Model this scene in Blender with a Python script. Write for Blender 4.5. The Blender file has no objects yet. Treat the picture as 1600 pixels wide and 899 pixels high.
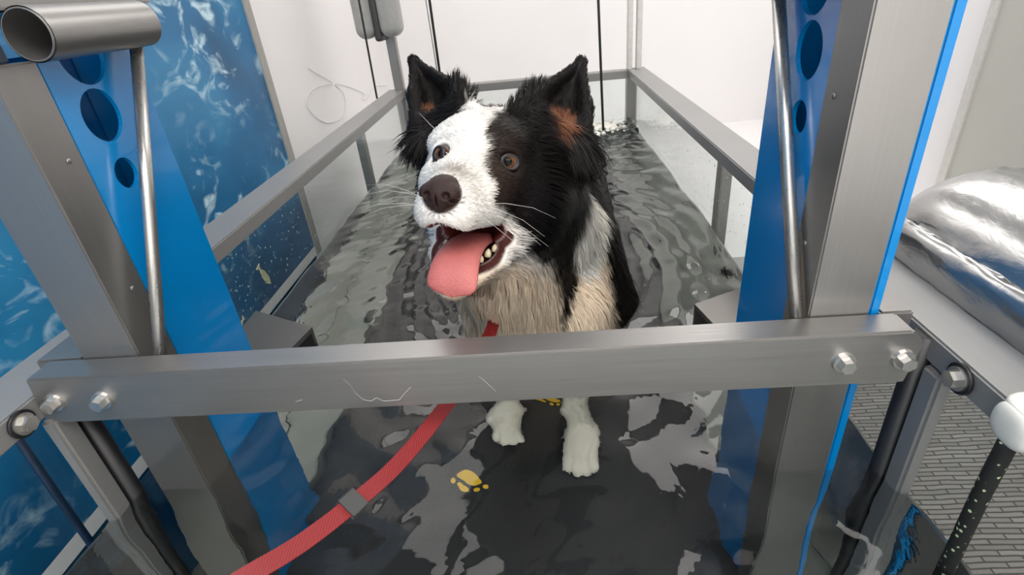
import bpy, bmesh, math, random
import numpy as np
from mathutils import Vector, Matrix
random.seed(7); RNG = np.random.default_rng(11)
scene = bpy.context.scene
COL = scene.collection

# ------------------------------------------------------------------ camera
FPX, CX, CY = 838.6, 800.0, 449.5
def _basis(vd, vv):
    D = np.array([vd[0]-CX, -(vd[1]-CY), -FPX]); D /= np.linalg.norm(D)
    V = np.array([vv[0]-CX, -(vv[1]-CY), -FPX]); U = -V/np.linalg.norm(V)
    U = U - D*np.dot(U, D); U /= np.linalg.norm(U)
    return np.stack([np.cross(D, U), D, U])
CM = _basis((829.6, -23.2), (954.7, 1947.2))          # vanishing points of the tank's depth and its verticals
CAM = np.array([0.0, 0.0, 1.08])
def at(px, py, zc):                                     # pixel + distance along the view axis -> world point
    return CAM + CM @ np.array([(px-CX)/FPX, -(py-CY)/FPX, -1.0])*zc
cam = bpy.data.cameras.new('camera'); cam_o = bpy.data.objects.new('camera', cam); COL.objects.link(cam_o)
cam.sensor_width = 36.0; cam.lens = FPX/1600*36; cam.clip_start = 0.02
mw = Matrix([list(r) for r in CM]).to_4x4(); mw.translation = Vector(CAM); cam_o.matrix_world = mw
scene.camera = cam_o

# ------------------------------------------------------------------ light and exposure
world = bpy.data.worlds.new('world'); scene.world = world; world.use_nodes = True
bg = world.node_tree.nodes['Background']; bg.inputs[0].default_value = (1.0, 0.965, 0.93, 1); bg.inputs[1].default_value = 2.0
scene.view_settings.view_transform = 'Standard'; scene.view_settings.look = 'None'
scene.view_settings.gamma = 1.0; scene.view_settings.use_curve_mapping = False
scene.view_settings.exposure = 0.32
ADDED_LAMPS = [  # unseen ceiling panels added for light: x, y, size x, size y, emission
    (-0.50, 1.9, 0.46, 2.0, 2.8), (0.90, 1.9, 0.50, 2.0, 4.2), (0.2, -0.4, 1.5, 0.9, 6.0)]

# ------------------------------------------------------------------ helpers
def link(o, parent=None):
    COL.objects.link(o)
    if parent is not None: o.parent = parent
    return o
def tag(o, label=None, cat=None, group=None, kind=None):
    if label: o['label'] = label
    if cat: o['category'] = cat
    if group: o['group'] = group
    if kind: o['kind'] = kind
    return o
def empty(name, loc=(0, 0, 0)):
    o = bpy.data.objects.new(name, None); o.location = loc; o.empty_display_size = .1; return link(o)
def mesh_obj(name, verts, faces, mat=None, parent=None, smooth=False):
    m = bpy.data.meshes.new(name); m.from_pydata([tuple(map(float, v)) for v in verts], [], [tuple(map(int, f)) for f in faces]); m.update()
    if mat: m.materials.append(mat)
    if smooth: m.polygons.foreach_set('use_smooth', [True]*len(m.polygons))
    o = bpy.data.objects.new(name, m); link(o, parent)
    if parent is not None: o.location = -np.array(parent_world(parent))
    return o
def parent_world(p):
    v = np.zeros(3)
    while p is not None: v = v + np.array(p.location); p = p.parent
    return v
def bm_obj(name, bm, mat=None, parent=None, smooth=False):
    m = bpy.data.meshes.new(name); bmesh.ops.recalc_face_normals(bm, faces=bm.faces); bm.to_mesh(m); bm.free()
    if mat: m.materials.append(mat)
    if smooth:
        m.polygons.foreach_set('use_smooth', [True]*len(m.polygons))
    o = bpy.data.objects.new(name, m); link(o, parent)
    if parent is not None: o.location = -np.array(parent_world(parent))
    return o
def bm_box(bm, lo, hi, bev=0.0):
    r = bmesh.ops.create_cube(bm, size=1.0)
    c = [(a+b)/2 for a, b in zip(lo, hi)]; s = [b-a for a, b in zip(lo, hi)]
    for v in r['verts']: v.co = Vector((c[i]+v.co[i]*s[i] for i in range(3)))
    if bev > 0:
        es = list({e for v in r['verts'] for e in v.link_edges})
        bmesh.ops.bevel(bm, geom=es, offset=bev, segments=2, affect='EDGES')
def box(name, lo, hi, mat, parent=None, bev=0.0):
    bm = bmesh.new(); bm_box(bm, lo, hi, bev); return bm_obj(name, bm, mat, parent)
def tube_mesh(path, radius, n=12, cap=True):
    path = [np.array(p, float) for p in path]; rad = radius if hasattr(radius, '__len__') else [radius]*len(path)
    V, F = [], []; t0 = path[1]-path[0]; t0 /= np.linalg.norm(t0)
    a = np.array([0, 0, 1.0]) if abs(t0[2]) < .9 else np.array([1.0, 0, 0]); u = np.cross(t0, a); u /= np.linalg.norm(u)
    for i, p in enumerate(path):
        t = path[min(i+1, len(path)-1)]-path[max(i-1, 0)]; t /= np.linalg.norm(t)
        u = u-t*np.dot(u, t); u /= np.linalg.norm(u); w = np.cross(t, u)
        for k in range(n):
            an = 2*math.pi*k/n; V.append(p+rad[i]*(u*math.cos(an)+w*math.sin(an)))
    for i in range(len(path)-1):
        for k in range(n):
            F.append((i*n+k, i*n+(k+1) % n, (i+1)*n+(k+1) % n, (i+1)*n+k))
    if cap: F.append(tuple(range(n))[::-1]); F.append(tuple((len(path)-1)*n+k for k in range(n)))
    return V, F
def tube(name, path, radius, mat, parent=None, n=12):
    V, F = tube_mesh(path, radius, n); o = mesh_obj(name, V, F, mat, parent, smooth=False)
    o.data.polygons.foreach_set('use_smooth', [len(p.vertices) == 4 for p in o.data.polygons]); return o
def spline(pts, n=8):
    P = [np.array(p, float) for p in pts]; P = [2*P[0]-P[1]]+P+[2*P[-1]-P[-2]]; out = []
    for i in range(1, len(P)-2):
        for k in range(n):
            t = k/n; a, b, c, d = P[i-1:i+3]
            out.append(.5*((2*b)+(-a+c)*t+(2*a-5*b+4*c-d)*t*t+(-a+3*b-3*c+d)*t**3))
    out.append(P[-2]); return out
def extrude_poly(name, pts2, axis, lo, hi, mat, parent=None, bev=0.0):
    """polygon in the plane normal to axis (0 x,1 y,2 z), extruded lo..hi"""
    bm = bmesh.new(); vs = []
    for a, b in pts2:
        c = [0, 0, 0]; o2 = [i for i in range(3) if i != axis]; c[o2[0]] = a; c[o2[1]] = b; c[axis] = lo; vs.append(bm.verts.new(c))
    f = bm.faces.new(vs); r = bmesh.ops.extrude_face_region(bm, geom=[f]); d = Vector((0, 0, 0)); d[axis] = hi-lo
    for v in [g for g in r['geom'] if isinstance(g, bmesh.types.BMVert)]: v.co += d
    if bev: bmesh.ops.bevel(bm, geom=bm.edges[:], offset=bev, segments=2, affect='EDGES')
    return bm_obj(name, bm, mat, parent)

# ------------------------------------------------------------------ materials
def new_mat(name):
    m = bpy.data.materials.new(name); m.use_nodes = True; nt = m.node_tree
    return m, nt, nt.nodes['Principled BSDF']
def N(nt, t, **kw):
    n = nt.nodes.new(t)
    for k, v in kw.items():
        if k.startswith('i_'): n.inputs[k[2:].replace('_', ' ')].default_value = v
        else: setattr(n, k, v)
    return n
def ramp(nt, stops, fac):
    r = nt.nodes.new('ShaderNodeValToRGB'); e = r.color_ramp.elements
    while len(e) < len(stops): e.new(.5)
    for i, (p, c) in enumerate(stops): e[i].position = p; e[i].color = (*c, 1)
    nt.links.new(fac, r.inputs[0]); return r
def plain(name, col, rough=.5, metal=0.0, bump=0.0, scale=60, var=.06, spec=.5, coat=0.0, coords='Object'):
    m, nt, b = new_mat(name); L = nt.links
    tc = N(nt, 'ShaderNodeTexCoord'); nz = N(nt, 'ShaderNodeTexNoise'); nz.inputs['Scale'].default_value = scale; nz.inputs['Detail'].default_value = 4
    L.new(tc.outputs[coords], nz.inputs['Vector'])
    r = ramp(nt, [(.3, tuple(c*(1-var) for c in col)), (.7, tuple(min(1, c*(1+var)) for c in col))], nz.outputs['Fac'])
    L.new(r.outputs[0], b.inputs['Base Color']); b.inputs['Roughness'].default_value = rough; b.inputs['Metallic'].default_value = metal
    b.inputs['Specular IOR Level'].default_value = spec; b.inputs['Coat Weight'].default_value = coat
    if bump:
        bp = N(nt, 'ShaderNodeBump'); bp.inputs['Strength'].default_value = bump; bp.inputs['Distance'].default_value = .002
        L.new(nz.outputs['Fac'], bp.inputs['Height']); L.new(bp.outputs[0], b.inputs['Normal'])
    return m
def steel(name, col=(.315, .305, .295), rough=.36, stretch=(1, 60, 60)):
    m, nt, b = new_mat(name); L = nt.links
    tc = N(nt, 'ShaderNodeTexCoord'); mp = N(nt, 'ShaderNodeMapping'); mp.inputs['Scale'].default_value = stretch
    nz = N(nt, 'ShaderNodeTexNoise'); nz.inputs['Scale'].default_value = 9; nz.inputs['Detail'].default_value = 5
    n2 = N(nt, 'ShaderNodeTexNoise'); n2.inputs['Scale'].default_value = 7; n2.inputs['Detail'].default_value = 3
    L.new(tc.outputs['Object'], mp.inputs[0]); L.new(mp.outputs[0], nz.inputs['Vector']); L.new(tc.outputs['Object'], n2.inputs['Vector'])
    mx = N(nt, 'ShaderNodeMath', operation='ADD'); L.new(nz.outputs[0], mx.inputs[0]); L.new(n2.outputs[0], mx.inputs[1])
    r = ramp(nt, [(.7, tuple(c*.92 for c in col)), (1.0, tuple(c*1.06 for c in col))], mx.outputs[0])
    r.color_ramp.elements[0].position = .35; r.color_ramp.elements[1].position = .75
    h = N(nt, 'ShaderNodeMath', operation='MULTIPLY'); h.inputs[1].default_value = .5; L.new(mx.outputs[0], h.inputs[0]); nt.links.new(h.outputs[0], r.inputs[0])
    L.new(r.outputs[0], b.inputs['Base Color']); b.inputs['Metallic'].default_value = .85
    rr = N(nt, 'ShaderNodeMapRange'); rr.inputs[3].default_value = rough-.06; rr.inputs[4].default_value = rough+.08; L.new(nz.outputs[0], rr.inputs[0]); L.new(rr.outputs[0], b.inputs['Roughness'])
    return m
STEEL_X = steel('brushed_steel_across', stretch=(1, 60, 60))
STEEL_Y = steel('brushed_steel_along', stretch=(60, 1, 60))
STEEL_Z = steel('brushed_steel_upright', stretch=(60, 60, 1))
RAIL = steel('satin_steel_rail', (.29, .285, .28), .42, (60, 1, 60)); RAIL.node_tree.nodes['Principled BSDF'].inputs['Metallic'].default_value = .35
CHROME = steel('polished_steel', (.62, .6, .57), .16, (40, 40, 1))
SATIN = steel('satin_rod_steel', (.50, .485, .465), .28, (40, 40, 1))
DARKSTEEL = steel('wet_dark_steel', (.20, .19, .18), .42, (1, 40, 40))
ALU = plain('white_painted_frame', (.62, .6, .57), .4, 0.3)
BLUE = plain('glossy_blue_plastic', (.0, .20, .53), .22, 0, coat=.4, scale=8, var=.05)
RUBBER = plain('black_rubber', (.012, .012, .014), .45)
WALL = plain('white_wall_panel', (.84, .82, .82), .45, scale=3, var=.015)
BEIGE = plain('beige_wall_panel', (.50, .49, .44), .5, scale=4, var=.02)
NAVY = plain('navy_floor_paint', (.012, .045, .10), .35, scale=12, var=.15)
CEIL = plain('white_ceiling', (.8, .8, .8), .6)
GREYPLASTIC = plain('grey_plastic', (.36, .36, .35), .4)
DARKPLASTIC = plain('dark_plastic', (.05, .05, .05), .4)
WHITEPLASTIC = plain('white_plastic', (.72, .70, .64), .35)
YELLOW = plain('yellow_print', (.85, .50, .01), .5)
REDWEB = None
def red_webbing():
    m, nt, b = new_mat('red_nylon_webbing'); L = nt.links
    tc = N(nt, 'ShaderNodeTexCoord'); w = N(nt, 'ShaderNodeTexWave'); w.inputs['Scale'].default_value = 160; w.inputs['Distortion'].default_value = 1
    L.new(tc.outputs['Object'], w.inputs['Vector'])
    r = ramp(nt, [(0, (.17, .006, .008)), (1, (.27, .010, .012))], w.outputs[0]); L.new(r.outputs[0], b.inputs['Base Color'])
    bp = N(nt, 'ShaderNodeBump'); bp.inputs['Strength'].default_value = .25; bp.inputs['Distance'].default_value = .001; L.new(w.outputs[0], bp.inputs['Height']); L.new(bp.outputs[0], b.inputs['Normal'])
    b.inputs['Roughness'].default_value = .55; return m
REDWEB = red_webbing()
def glass_mat():
    m, nt, b = new_mat('clear_glass'); L = nt.links; nt.nodes.remove(b); out = nt.nodes['Material Output']
    tr = N(nt, 'ShaderNodeBsdfTransparent'); tr.inputs[0].default_value = (.93, .955, .95, 1)
    gl = N(nt, 'ShaderNodeBsdfGlossy'); gl.inputs['Roughness'].default_value = .02
    lw = N(nt, 'ShaderNodeLayerWeight'); pw = N(nt, 'ShaderNodeMath', operation='POWER'); pw.inputs[1].default_value = 5; L.new(lw.outputs['Facing'], pw.inputs[0])
    fr = N(nt, 'ShaderNodeMath', operation='MULTIPLY_ADD'); fr.inputs[1].default_value = .8; fr.inputs[2].default_value = .03; L.new(pw.outputs[0], fr.inputs[0])
    mx = N(nt, 'ShaderNodeMixShader'); L.new(fr.outputs[0], mx.inputs[0]); L.new(tr.outputs[0], mx.inputs[1]); L.new(gl.outputs[0], mx.inputs[2])
    L.new(mx.outputs[0], out.inputs[0]); return m
GLASS = glass_mat()
def water_mat():
    m, nt, b = new_mat('clear_water'); L = nt.links
    b.inputs['Base Color'].default_value = (.93, .98, .96, 1); b.inputs['Roughness'].default_value = 0.0
    b.inputs['IOR'].default_value = 1.33; b.inputs['Transmission Weight'].default_value = 1.0
    tc = N(nt, 'ShaderNodeTexCoord'); nz = N(nt, 'ShaderNodeTexNoise'); nz.inputs['Scale'].default_value = 38; nz.inputs['Detail'].default_value = 2
    L.new(tc.outputs['Object'], nz.inputs['Vector'])
    bp = N(nt, 'ShaderNodeBump'); bp.inputs['Strength'].default_value = .12; bp.inputs['Distance'].default_value = .004
    L.new(nz.outputs[0], bp.inputs['Height']); L.new(bp.outputs[0], b.inputs['Normal'])
    return m
WATER = water_mat()
def banner_mat():
    m, nt, b = new_mat('sea_water_print'); L = nt.links
    tc = N(nt, 'ShaderNodeTexCoord'); mp = N(nt, 'ShaderNodeMapping'); mp.inputs['Scale'].default_value = (1, 1.0, 1.5); L.new(tc.outputs['Object'], mp.inputs[0])
    n1 = N(nt, 'ShaderNodeTexNoise'); n1.inputs['Scale'].default_value = 2.6; n1.inputs['Detail'].default_value = 3; n1.inputs['Distortion'].default_value = .6; L.new(mp.outputs[0], n1.inputs['Vector'])
    base = ramp(nt, [(.28, (.004, .085, .20)), (.5, (.010, .15, .34)), (.72, (.03, .24, .46))], n1.outputs[0])
    n2 = N(nt, 'ShaderNodeTexNoise'); n2.inputs['Scale'].default_value = 9; n2.inputs['Detail'].default_value = 5; n2.inputs['Distortion'].default_value = 2.2; L.new(mp.outputs[0], n2.inputs['Vector'])
    foam = ramp(nt, [(.53, (0, 0, 0)), (.60, (.35, .35, .35)), (.70, (1, 1, 1))], n2.outputs[0])
    n3 = N(nt, 'ShaderNodeTexNoise'); n3.inputs['Scale'].default_value = 2.2; L.new(mp.outputs[0], n3.inputs['Vector'])
    area = ramp(nt, [(.36, (0, 0, 0)), (.56, (1, 1, 1))], n3.outputs[0])
    mu = N(nt, 'ShaderNodeMath', operation='MULTIPLY'); L.new(foam.outputs[0], mu.inputs[0]); L.new(area.outputs[0], mu.inputs[1])
    mx = N(nt, 'ShaderNodeMix', data_type='RGBA'); L.new(mu.outputs[0], mx.inputs['Factor']); L.new(base.outputs[0], mx.inputs['A']); mx.inputs['B'].default_value = (.55, .75, .85, 1)
    L.new(mx.outputs['Result'], b.inputs['Base Color']); b.inputs['Roughness'].default_value = .35; return m
BANNER = banner_mat()
def mat_floor():
    m, nt, b = new_mat('ribbed_grey_matting'); L = nt.links
    tc = N(nt, 'ShaderNodeTexCoord'); nzv = N(nt, 'ShaderNodeTexNoise'); nzv.inputs['Scale'].default_value = 9
    L.new(tc.outputs['Object'], nzv.inputs['Vector'])
    va = N(nt, 'ShaderNodeVectorMath', operation='SCALE'); va.inputs['Scale'].default_value = .012; L.new(nzv.outputs['Color'], va.inputs[0])
    ad = N(nt, 'ShaderNodeVectorMath', operation='ADD'); L.new(tc.outputs['Object'], ad.inputs[0]); L.new(va.outputs[0], ad.inputs[1])
    br = N(nt, 'ShaderNodeTexBrick'); br.inputs['Scale'].default_value = 1; br.inputs['Brick Width'].default_value = .075; br.inputs['Row Height'].default_value = .0125
    br.inputs['Mortar Size'].default_value = .0022; br.inputs['Mortar Smooth'].default_value = .5
    br.inputs['Color1'].default_value = (.29, .275, .26, 1); br.inputs['Color2'].default_value = (.20, .19, .18, 1); br.inputs['Mortar'].default_value = (.075, .07, .068, 1)
    L.new(ad.outputs[0], br.inputs['Vector']); L.new(br.outputs[0], b.inputs['Base Color'])
    bp = N(nt, 'ShaderNodeBump'); bp.inputs['Distance'].default_value = .004; bp.inputs['Strength'].default_value = .6; bp.invert = True
    L.new(br.outputs['Fac'], bp.inputs['Height']); L.new(bp.outputs[0], b.inputs['Normal']); b.inputs['Roughness'].default_value = .7; return m
MATTING = mat_floor()
def foil_mat():
    m, nt, b = new_mat('plastic_wrapped_steel'); L = nt.links
    tc = N(nt, 'ShaderNodeTexCoord'); mp = N(nt, 'ShaderNodeMapping'); mp.inputs['Scale'].default_value = (1.2, .5, 1.2); L.new(tc.outputs['Object'], mp.inputs[0])
    n1 = N(nt, 'ShaderNodeTexNoise'); n1.inputs['Scale'].default_value = 34; n1.inputs['Detail'].default_value = 4; n1.inputs['Distortion'].default_value = 2.5; L.new(mp.outputs[0], n1.inputs['Vector'])
    vo = N(nt, 'ShaderNodeTexVoronoi', feature='DISTANCE_TO_EDGE'); vo.inputs['Scale'].default_value = 24; L.new(mp.outputs[0], vo.inputs['Vector'])
    ad = N(nt, 'ShaderNodeMath', operation='ADD'); L.new(n1.outputs[0], ad.inputs[0]); L.new(vo.outputs['Distance'], ad.inputs[1])
    bp = N(nt, 'ShaderNodeBump'); bp.inputs['Strength'].default_value = .6; bp.inputs['Distance'].default_value = .004; L.new(ad.outputs[0], bp.inputs['Height'])
    b.inputs['Base Color'].default_value = (.38, .38, .375, 1); b.inputs['Metallic'].default_value = .9; b.inputs['Roughness'].default_value = .22
    b.inputs['Coat Weight'].default_value = .6; b.inputs['Coat Roughness'].default_value = .05
    L.new(bp.outputs[0], b.inputs['Coat Normal']); b2 = N(nt, 'ShaderNodeBump'); b2.inputs['Strength'].default_value = .09; b2.inputs['Distance'].default_value = .004
    L.new(n1.outputs[0], b2.inputs['Height']); L.new(b2.outputs[0], b.inputs['Normal']); return m
FOIL = foil_mat()
def belt_mat():
    return plain('dark_treadmill_belt', (.010, .010, .012), .6, bump=.3, scale=300, var=.2)
BELT = belt_mat()
def rope_mat():
    m, nt, b = new_mat('black_rope_green_fleck'); L = nt.links
    tc = N(nt, 'ShaderNodeTexCoord'); vo = N(nt, 'ShaderNodeTexVoronoi'); vo.inputs['Scale'].default_value = 150; L.new(tc.outputs['Object'], vo.inputs['Vector'])
    r = ramp(nt, [(.16, (.5, .6, .35)), (.24, (.008, .009, .008))], vo.outputs['Distance']); L.new(r.outputs[0], b.inputs['Base Color']); b.inputs['Roughness'].default_value = .8
    return m
ROPE = rope_mat()
def emis(name, col, s):
    m, nt, b = new_mat(name); b.inputs['Emission Color'].default_value = (*col, 1); b.inputs['Emission Strength'].default_value = s; b.inputs['Base Color'].default_value = (.8, .8, .8, 1); return m

# ------------------------------------------------------------------ room shell
XL, XR, YB, YF, ZC = -0.78, 1.20, 3.0, -1.0, 2.3
tag(box('floor', (XL-.1, YF, -.1), (XR+.1, YB+.1, 0), NAVY), kind='structure')
tag(box('wall_left', (XL-.1, YF, 0), (XL, YB, ZC), WALL), kind='structure')
tag(box('wall_back', (XL-.1, YB, 0), (XR+.1, YB+.1, ZC), WALL), kind='structure')
tag(box('wall_right', (XR, YF, 0), (XR+.1, YB, ZC), WALL), kind='structure')
tag(box('ceiling', (XL-.1, YF, ZC), (XR+.1, YB+.1, ZC+.1), CEIL), kind='structure')
w = tag(box('wall_right_lining', (XR-.02, YF, 0), (XR, 1.585, ZC), BEIGE), kind='structure')
tag(box('trim_1', (XR-.026, 1.57, 0), (XR, 1.60, ZC), ALU), kind='structure')
for i, (x, y, sx, sy, e) in enumerate(ADDED_LAMPS):
    t = empty('added_ceiling_light', (x, y, ZC))
    tag(t, ['long added ceiling light panel along the left wall', 'long added ceiling light panel along the right wall', 'wide added ceiling light panel above the near end of the tank'][i], 'lamp', 'added ceiling light panels')
    box('housing', (x-sx/2-.02, y-sy/2-.02, ZC-.03), (x+sx/2+.02, y+sy/2+.02, ZC), ALU, t)
    box('diffuser', (x-sx/2, y-sy/2, ZC-.036), (x+sx/2, y+sy/2, ZC-.03), emis('added_light_diffuser', (1, .97, .93), e), t)

# printed banner on the left wall
ban = empty('sea_print_banner', (XL, .3, .36))
tag(ban, 'blue sea water print panel with grey edge trim on the left wall', 'banner')
box('print', (XL, -.9, .405), (XL+.025, 1.565, ZC-.02), BANNER, ban)
box('white_border', (XL, -.9, .375), (XL+.025, 1.565, .405), WALL, ban)
box('edge_trim', (XL, 1.565, .375), (XL+.03, 1.60, ZC-.02), plain('grey_edge_trim', (.34, .33, .31), .45), ban)
box('lower_panel', (XL, -.9, .0), (XL+.022, 1.565, .375), plain('deep_blue_panel', (.006, .07, .14), .35), ban)
PALEY = plain('pale_yellow_print', (.75, .70, .42), .5)
def fish(y, z, s, r):
    pts = [(-1, 0), (-.5, .34), (.3, .30), (.8, .05), (1.2, .35), (1.15, -.3), (.8, -.04), (.3, -.3), (-.5, -.3)]
    c, n = math.cos(r), math.sin(r)
    extrude_poly('printed_fish', [(y+s*(a*c-b*n), z+s*(a*n+b*c)) for a, b in pts], 0, XL+.025, XL+.0265, PALEY, ban)
fish(1.24, .47, .035, 2.0); fish(1.07, .425, .02, .3)

# white plinth beyond the matting
tag(box('wall_right_plinth', (.42, 1.42, 0), (XR, YB, .34), WALL), kind='structure')
tag(box('wall_back_plinth', (XL, 2.20, 0), (.42, YB, .34), WALL), kind='structure')
# floor matting
mt = tag(box('floor_mat', (.42, -.6, 0), (1.105, 1.40, .012), MATTING), 'grey ribbed floor matting strip beside the tank', 'mat')

# ------------------------------------------------------------------ tank
ZR, ZW, ZB = .80, .607, .25
XC = -.083                                            # centre line of the tank
ZL = .78                                              # top of the rails, lower than the crossbar
RI, RO, LI, LO = .333, .399, -.500, -.567             # rails, inner and outer edges
GL, GR, GY0, GY1 = -.506, .346, .12, 2.115
tank = empty('hydrotherapy_tank', (XC, 1.0, 0))
tag(tank, 'steel framed glass tank with underwater treadmill and blue uprights', 'tank')
def tp(name, lo, hi, mat, bev=.002, parent=tank): return box(name, lo, hi, mat, parent, bev)
tp('side_rail', (RI, .06, ZL-.026), (RO, 2.15, ZL), RAIL)
tp('side_rail', (LO, .06, ZL-.026), (LI, 2.15, ZL), RAIL)
tp('end_rail', (LI, 2.094, ZL-.028), (RI, 2.15, ZL-.001), STEEL_X)
tp('end_rail', (LI, .06, ZL-.028), (RI, .115, ZL-.001), STEEL_X)
# corner posts and rear superstructure
for x0, x1 in ((LI-.036, LI+.002), (RI-.004, RI+.034)):
    tp('corner_post', (x0, 2.1, .05), (x1, 2.144, ZL-.028), STEEL_Z)
    tp('corner_post', (x0, .065, .05), (x1, .107, ZL-.028), STEEL_Z)
tp('rear_upright', (LI-.034, 2.105, ZL), (LI+.0, 2.14, 1.5), STEEL_Z)
tp('rear_upright', (RI-.002, 2.105, ZL), (RI+.015, 2.14, 1.5), ALU)
tp('rear_upright', (RI+.030, 2.105, ZL), (RI+.048, 2.14, 1.5), ALU)
tp('outer_post', (GR+.012, 1.065, .05), (GR+.034, 1.10, ZL-.026), STEEL_Z)
tp('outer_post', (GL-.034, 1.565, .05), (GL-.012, 1.60, ZL-.026), STEEL_Z)
# glass
tp('glass_pane', (GR, GY0, .05), (GR+.008, GY1, ZL-.026), GLASS, 0)
tp('glass_pane', (GL-.008, GY0, .05), (GL, GY1, ZL-.026), GLASS, 0)
tp('glass_pane', (GL, GY1, .05), (GR, GY1+.008, ZL-.028), GLASS, 0)
tp('glass_pane', (GL, GY0-.008, .05), (GR, GY0, ZL-.028), GLASS, 0)
# lower casing, sills and belt
LOWER = plain('grey_green_casing', (.26, .265, .24), .35, .2, scale=5, var=.18)
LOWBLUE = plain('teal_casing', (.008, .11, .20), .4)
tp('side_casing', (GR-.004, GY0, .05), (GR-.001, .72, .575), LOWBLUE, 0)
tp('side_casing', (GR-.004, .72, .05), (GR-.001, GY1, .575), LOWER, 0)
tp('side_casing', (GL+.001, GY0, .05), (GL+.004, .62, .575), LOWBLUE, 0)
tp('side_casing', (GL+.001, .62, .05), (GL+.004, GY1, .575), LOWER, 0)
tp('end_casing', (GL+.004, GY1-.006, .05), (GR-.004, GY1-.002, .56), LOWER, 0)
tp('side_sill', (.25, GY0, .05), (GR-.004, GY1-.006, ZB+.02), LOWER)
tp('side_sill', (GL+.004, GY0, .05), (-.415, GY1-.006, ZB+.02), LOWER)
tp('base', (GL-.02, GY0-.02, 0), (GR+.02, GY1+.02, .05), DARKSTEEL)
belt = tp('treadmill_belt', (-.41, GY0+.02, .10), (.245, GY1-.03, ZB), BELT, .006)
def paw_print(x, y, s):
    bm = bmesh.new()
    def disc(cx, cy, rx, ry):
        r = bmesh.ops.create_cone(bm, cap_ends=True, segments=16, radius1=1, radius2=1, depth=.0016)
        for v in r['verts']: v.co = Vector((cx+v.co.x*rx, cy+v.co.y*ry, ZB+.0008+v.co.z))
    disc(x, y+.012*s, .016*s, .012*s)
    for dx, dy in ((-.024, -.004), (-.009, -.014), (.009, -.014), (.024, -.004)): disc(x+dx*s, y+dy*s, .0062*s, .0075*s)
    bm_obj('paw_print', bm, YELLOW, belt)
for x, y in ((-.154, .625), (-.015, .775), (-.15, 1.0), (.06, 1.12), (-.02, .36)): paw_print(x, y, 1.0)
# near uprights with gaskets
for s, gx in ((1, GR), (-1, GL)):
    a, b = sorted((gx-s*.001, gx-s*.016))
    tp('frame_upright', (a, .376, .05), (b, .399, ZL-.028), RAIL, .003)
    tube('gasket', [(gx-s*.011, .411, .06), (gx-s*.011, .411, ZL-.004)], .0105, RUBBER, tank, 12)
    # rounded lug with a bolt under the rail
    lx = RI-.001 if s > 0 else LI+.001
    lug = tube('washer', [(lx, .359, ZL-.013), (lx-s*.003, .359, ZL-.013)], .0135, RUBBER, tank, 24)
    bm = bmesh.new(); r = bmesh.ops.create_cone(bm, cap_ends=True, segments=6, radius1=.0075, radius2=.0075, depth=.007)
    r2 = bmesh.ops.create_cone(bm, cap_ends=True, segments=20, radius1=.0105, radius2=.0105, depth=.002)
    for v in r['verts']: v.co.z += .004
    for v in bm.verts: v.co = Vector((lx-s*(.004+v.co.z), .359+v.co.x, ZL-.013+v.co.y))
    bm_obj('bolt', bm, CHROME, lug)
# crossbar
cb = extrude_poly('crossbar', [(-.504, ZR-.054), (-.496, ZR+.001), (.300, ZR+.001), (.312, ZR-.012), (.305, ZR-.054)], 1, .381, .411, STEEL_X, tank, .0018)
tp('crossbar_end_block', (.2895, .411, ZL), (.318, .470, ZR+.0008), STEEL_X, .002)
tp('crossbar_end_block', (-.512, .411, ZL), (-.4625, .470, ZR+.0008), STEEL_X, .002)
for x in (-.480, -.431, .248, .297):
    bm = bmesh.new(); r = bmesh.ops.create_cone(bm, cap_ends=True, segments=6, radius1=.0068, radius2=.0064, depth=.008)
    r2 = bmesh.ops.create_cone(bm, cap_ends=True, segments=24, radius1=.0100, radius2=.0092, depth=.003)
    for v in r['verts']: v.co.z += .005
    rot = random.random()
    for v in bm.verts:
        c, n = math.cos(rot), math.sin(rot); X, Y = v.co.x*c-v.co.y*n, v.co.x*n+v.co.y*c
        v.co = Vector((x+X, .381-.0015-v.co.z, .773+Y))
    bm_obj('bolt', bm, CHROME, cb)
# hairline scratches on the bar
def scratch(pts):
    V, F = [], []
    for i, (px, py) in enumerate(pts):
        r = CM @ np.array([(px-CX)/FPX, -(py-CY)/FPX, -1.0]); p = CAM+r*(.3805/r[1]); V += [p+np.array([0, 0, .00035]), p-np.array([0, 0, .00035])]
        if i: F.append((2*i-2, 2*i-1, 2*i+1, 2*i))
    mesh_obj('scratch', V, F, ALU, cb)
scratch([(536, 592), (548, 603), (556, 615), (568, 625), (580, 627), (588, 622), (600, 627), (624, 625), (632, 615), (642, 605)]); scratch([(462, 628), (472, 625)]); scratch([(748, 588), (760, 598), (775, 612)])
# deflector plates at the waterline
for s in (-1, 1):
    gx = GL if s < 0 else GR; ex = XC+s*.300
    extrude_poly('deflector_plate', [(gx, .770), (ex, .707), (ex+s*.012, .650), (gx, .585)], 2, .628, .636, DARKSTEEL, tank)
    extrude_poly('deflector_plate', [(gx, .770), (ex, .707), (ex+s*.002, .703), (gx, .766)], 2, .56, .628, DARKSTEEL, tank)
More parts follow.
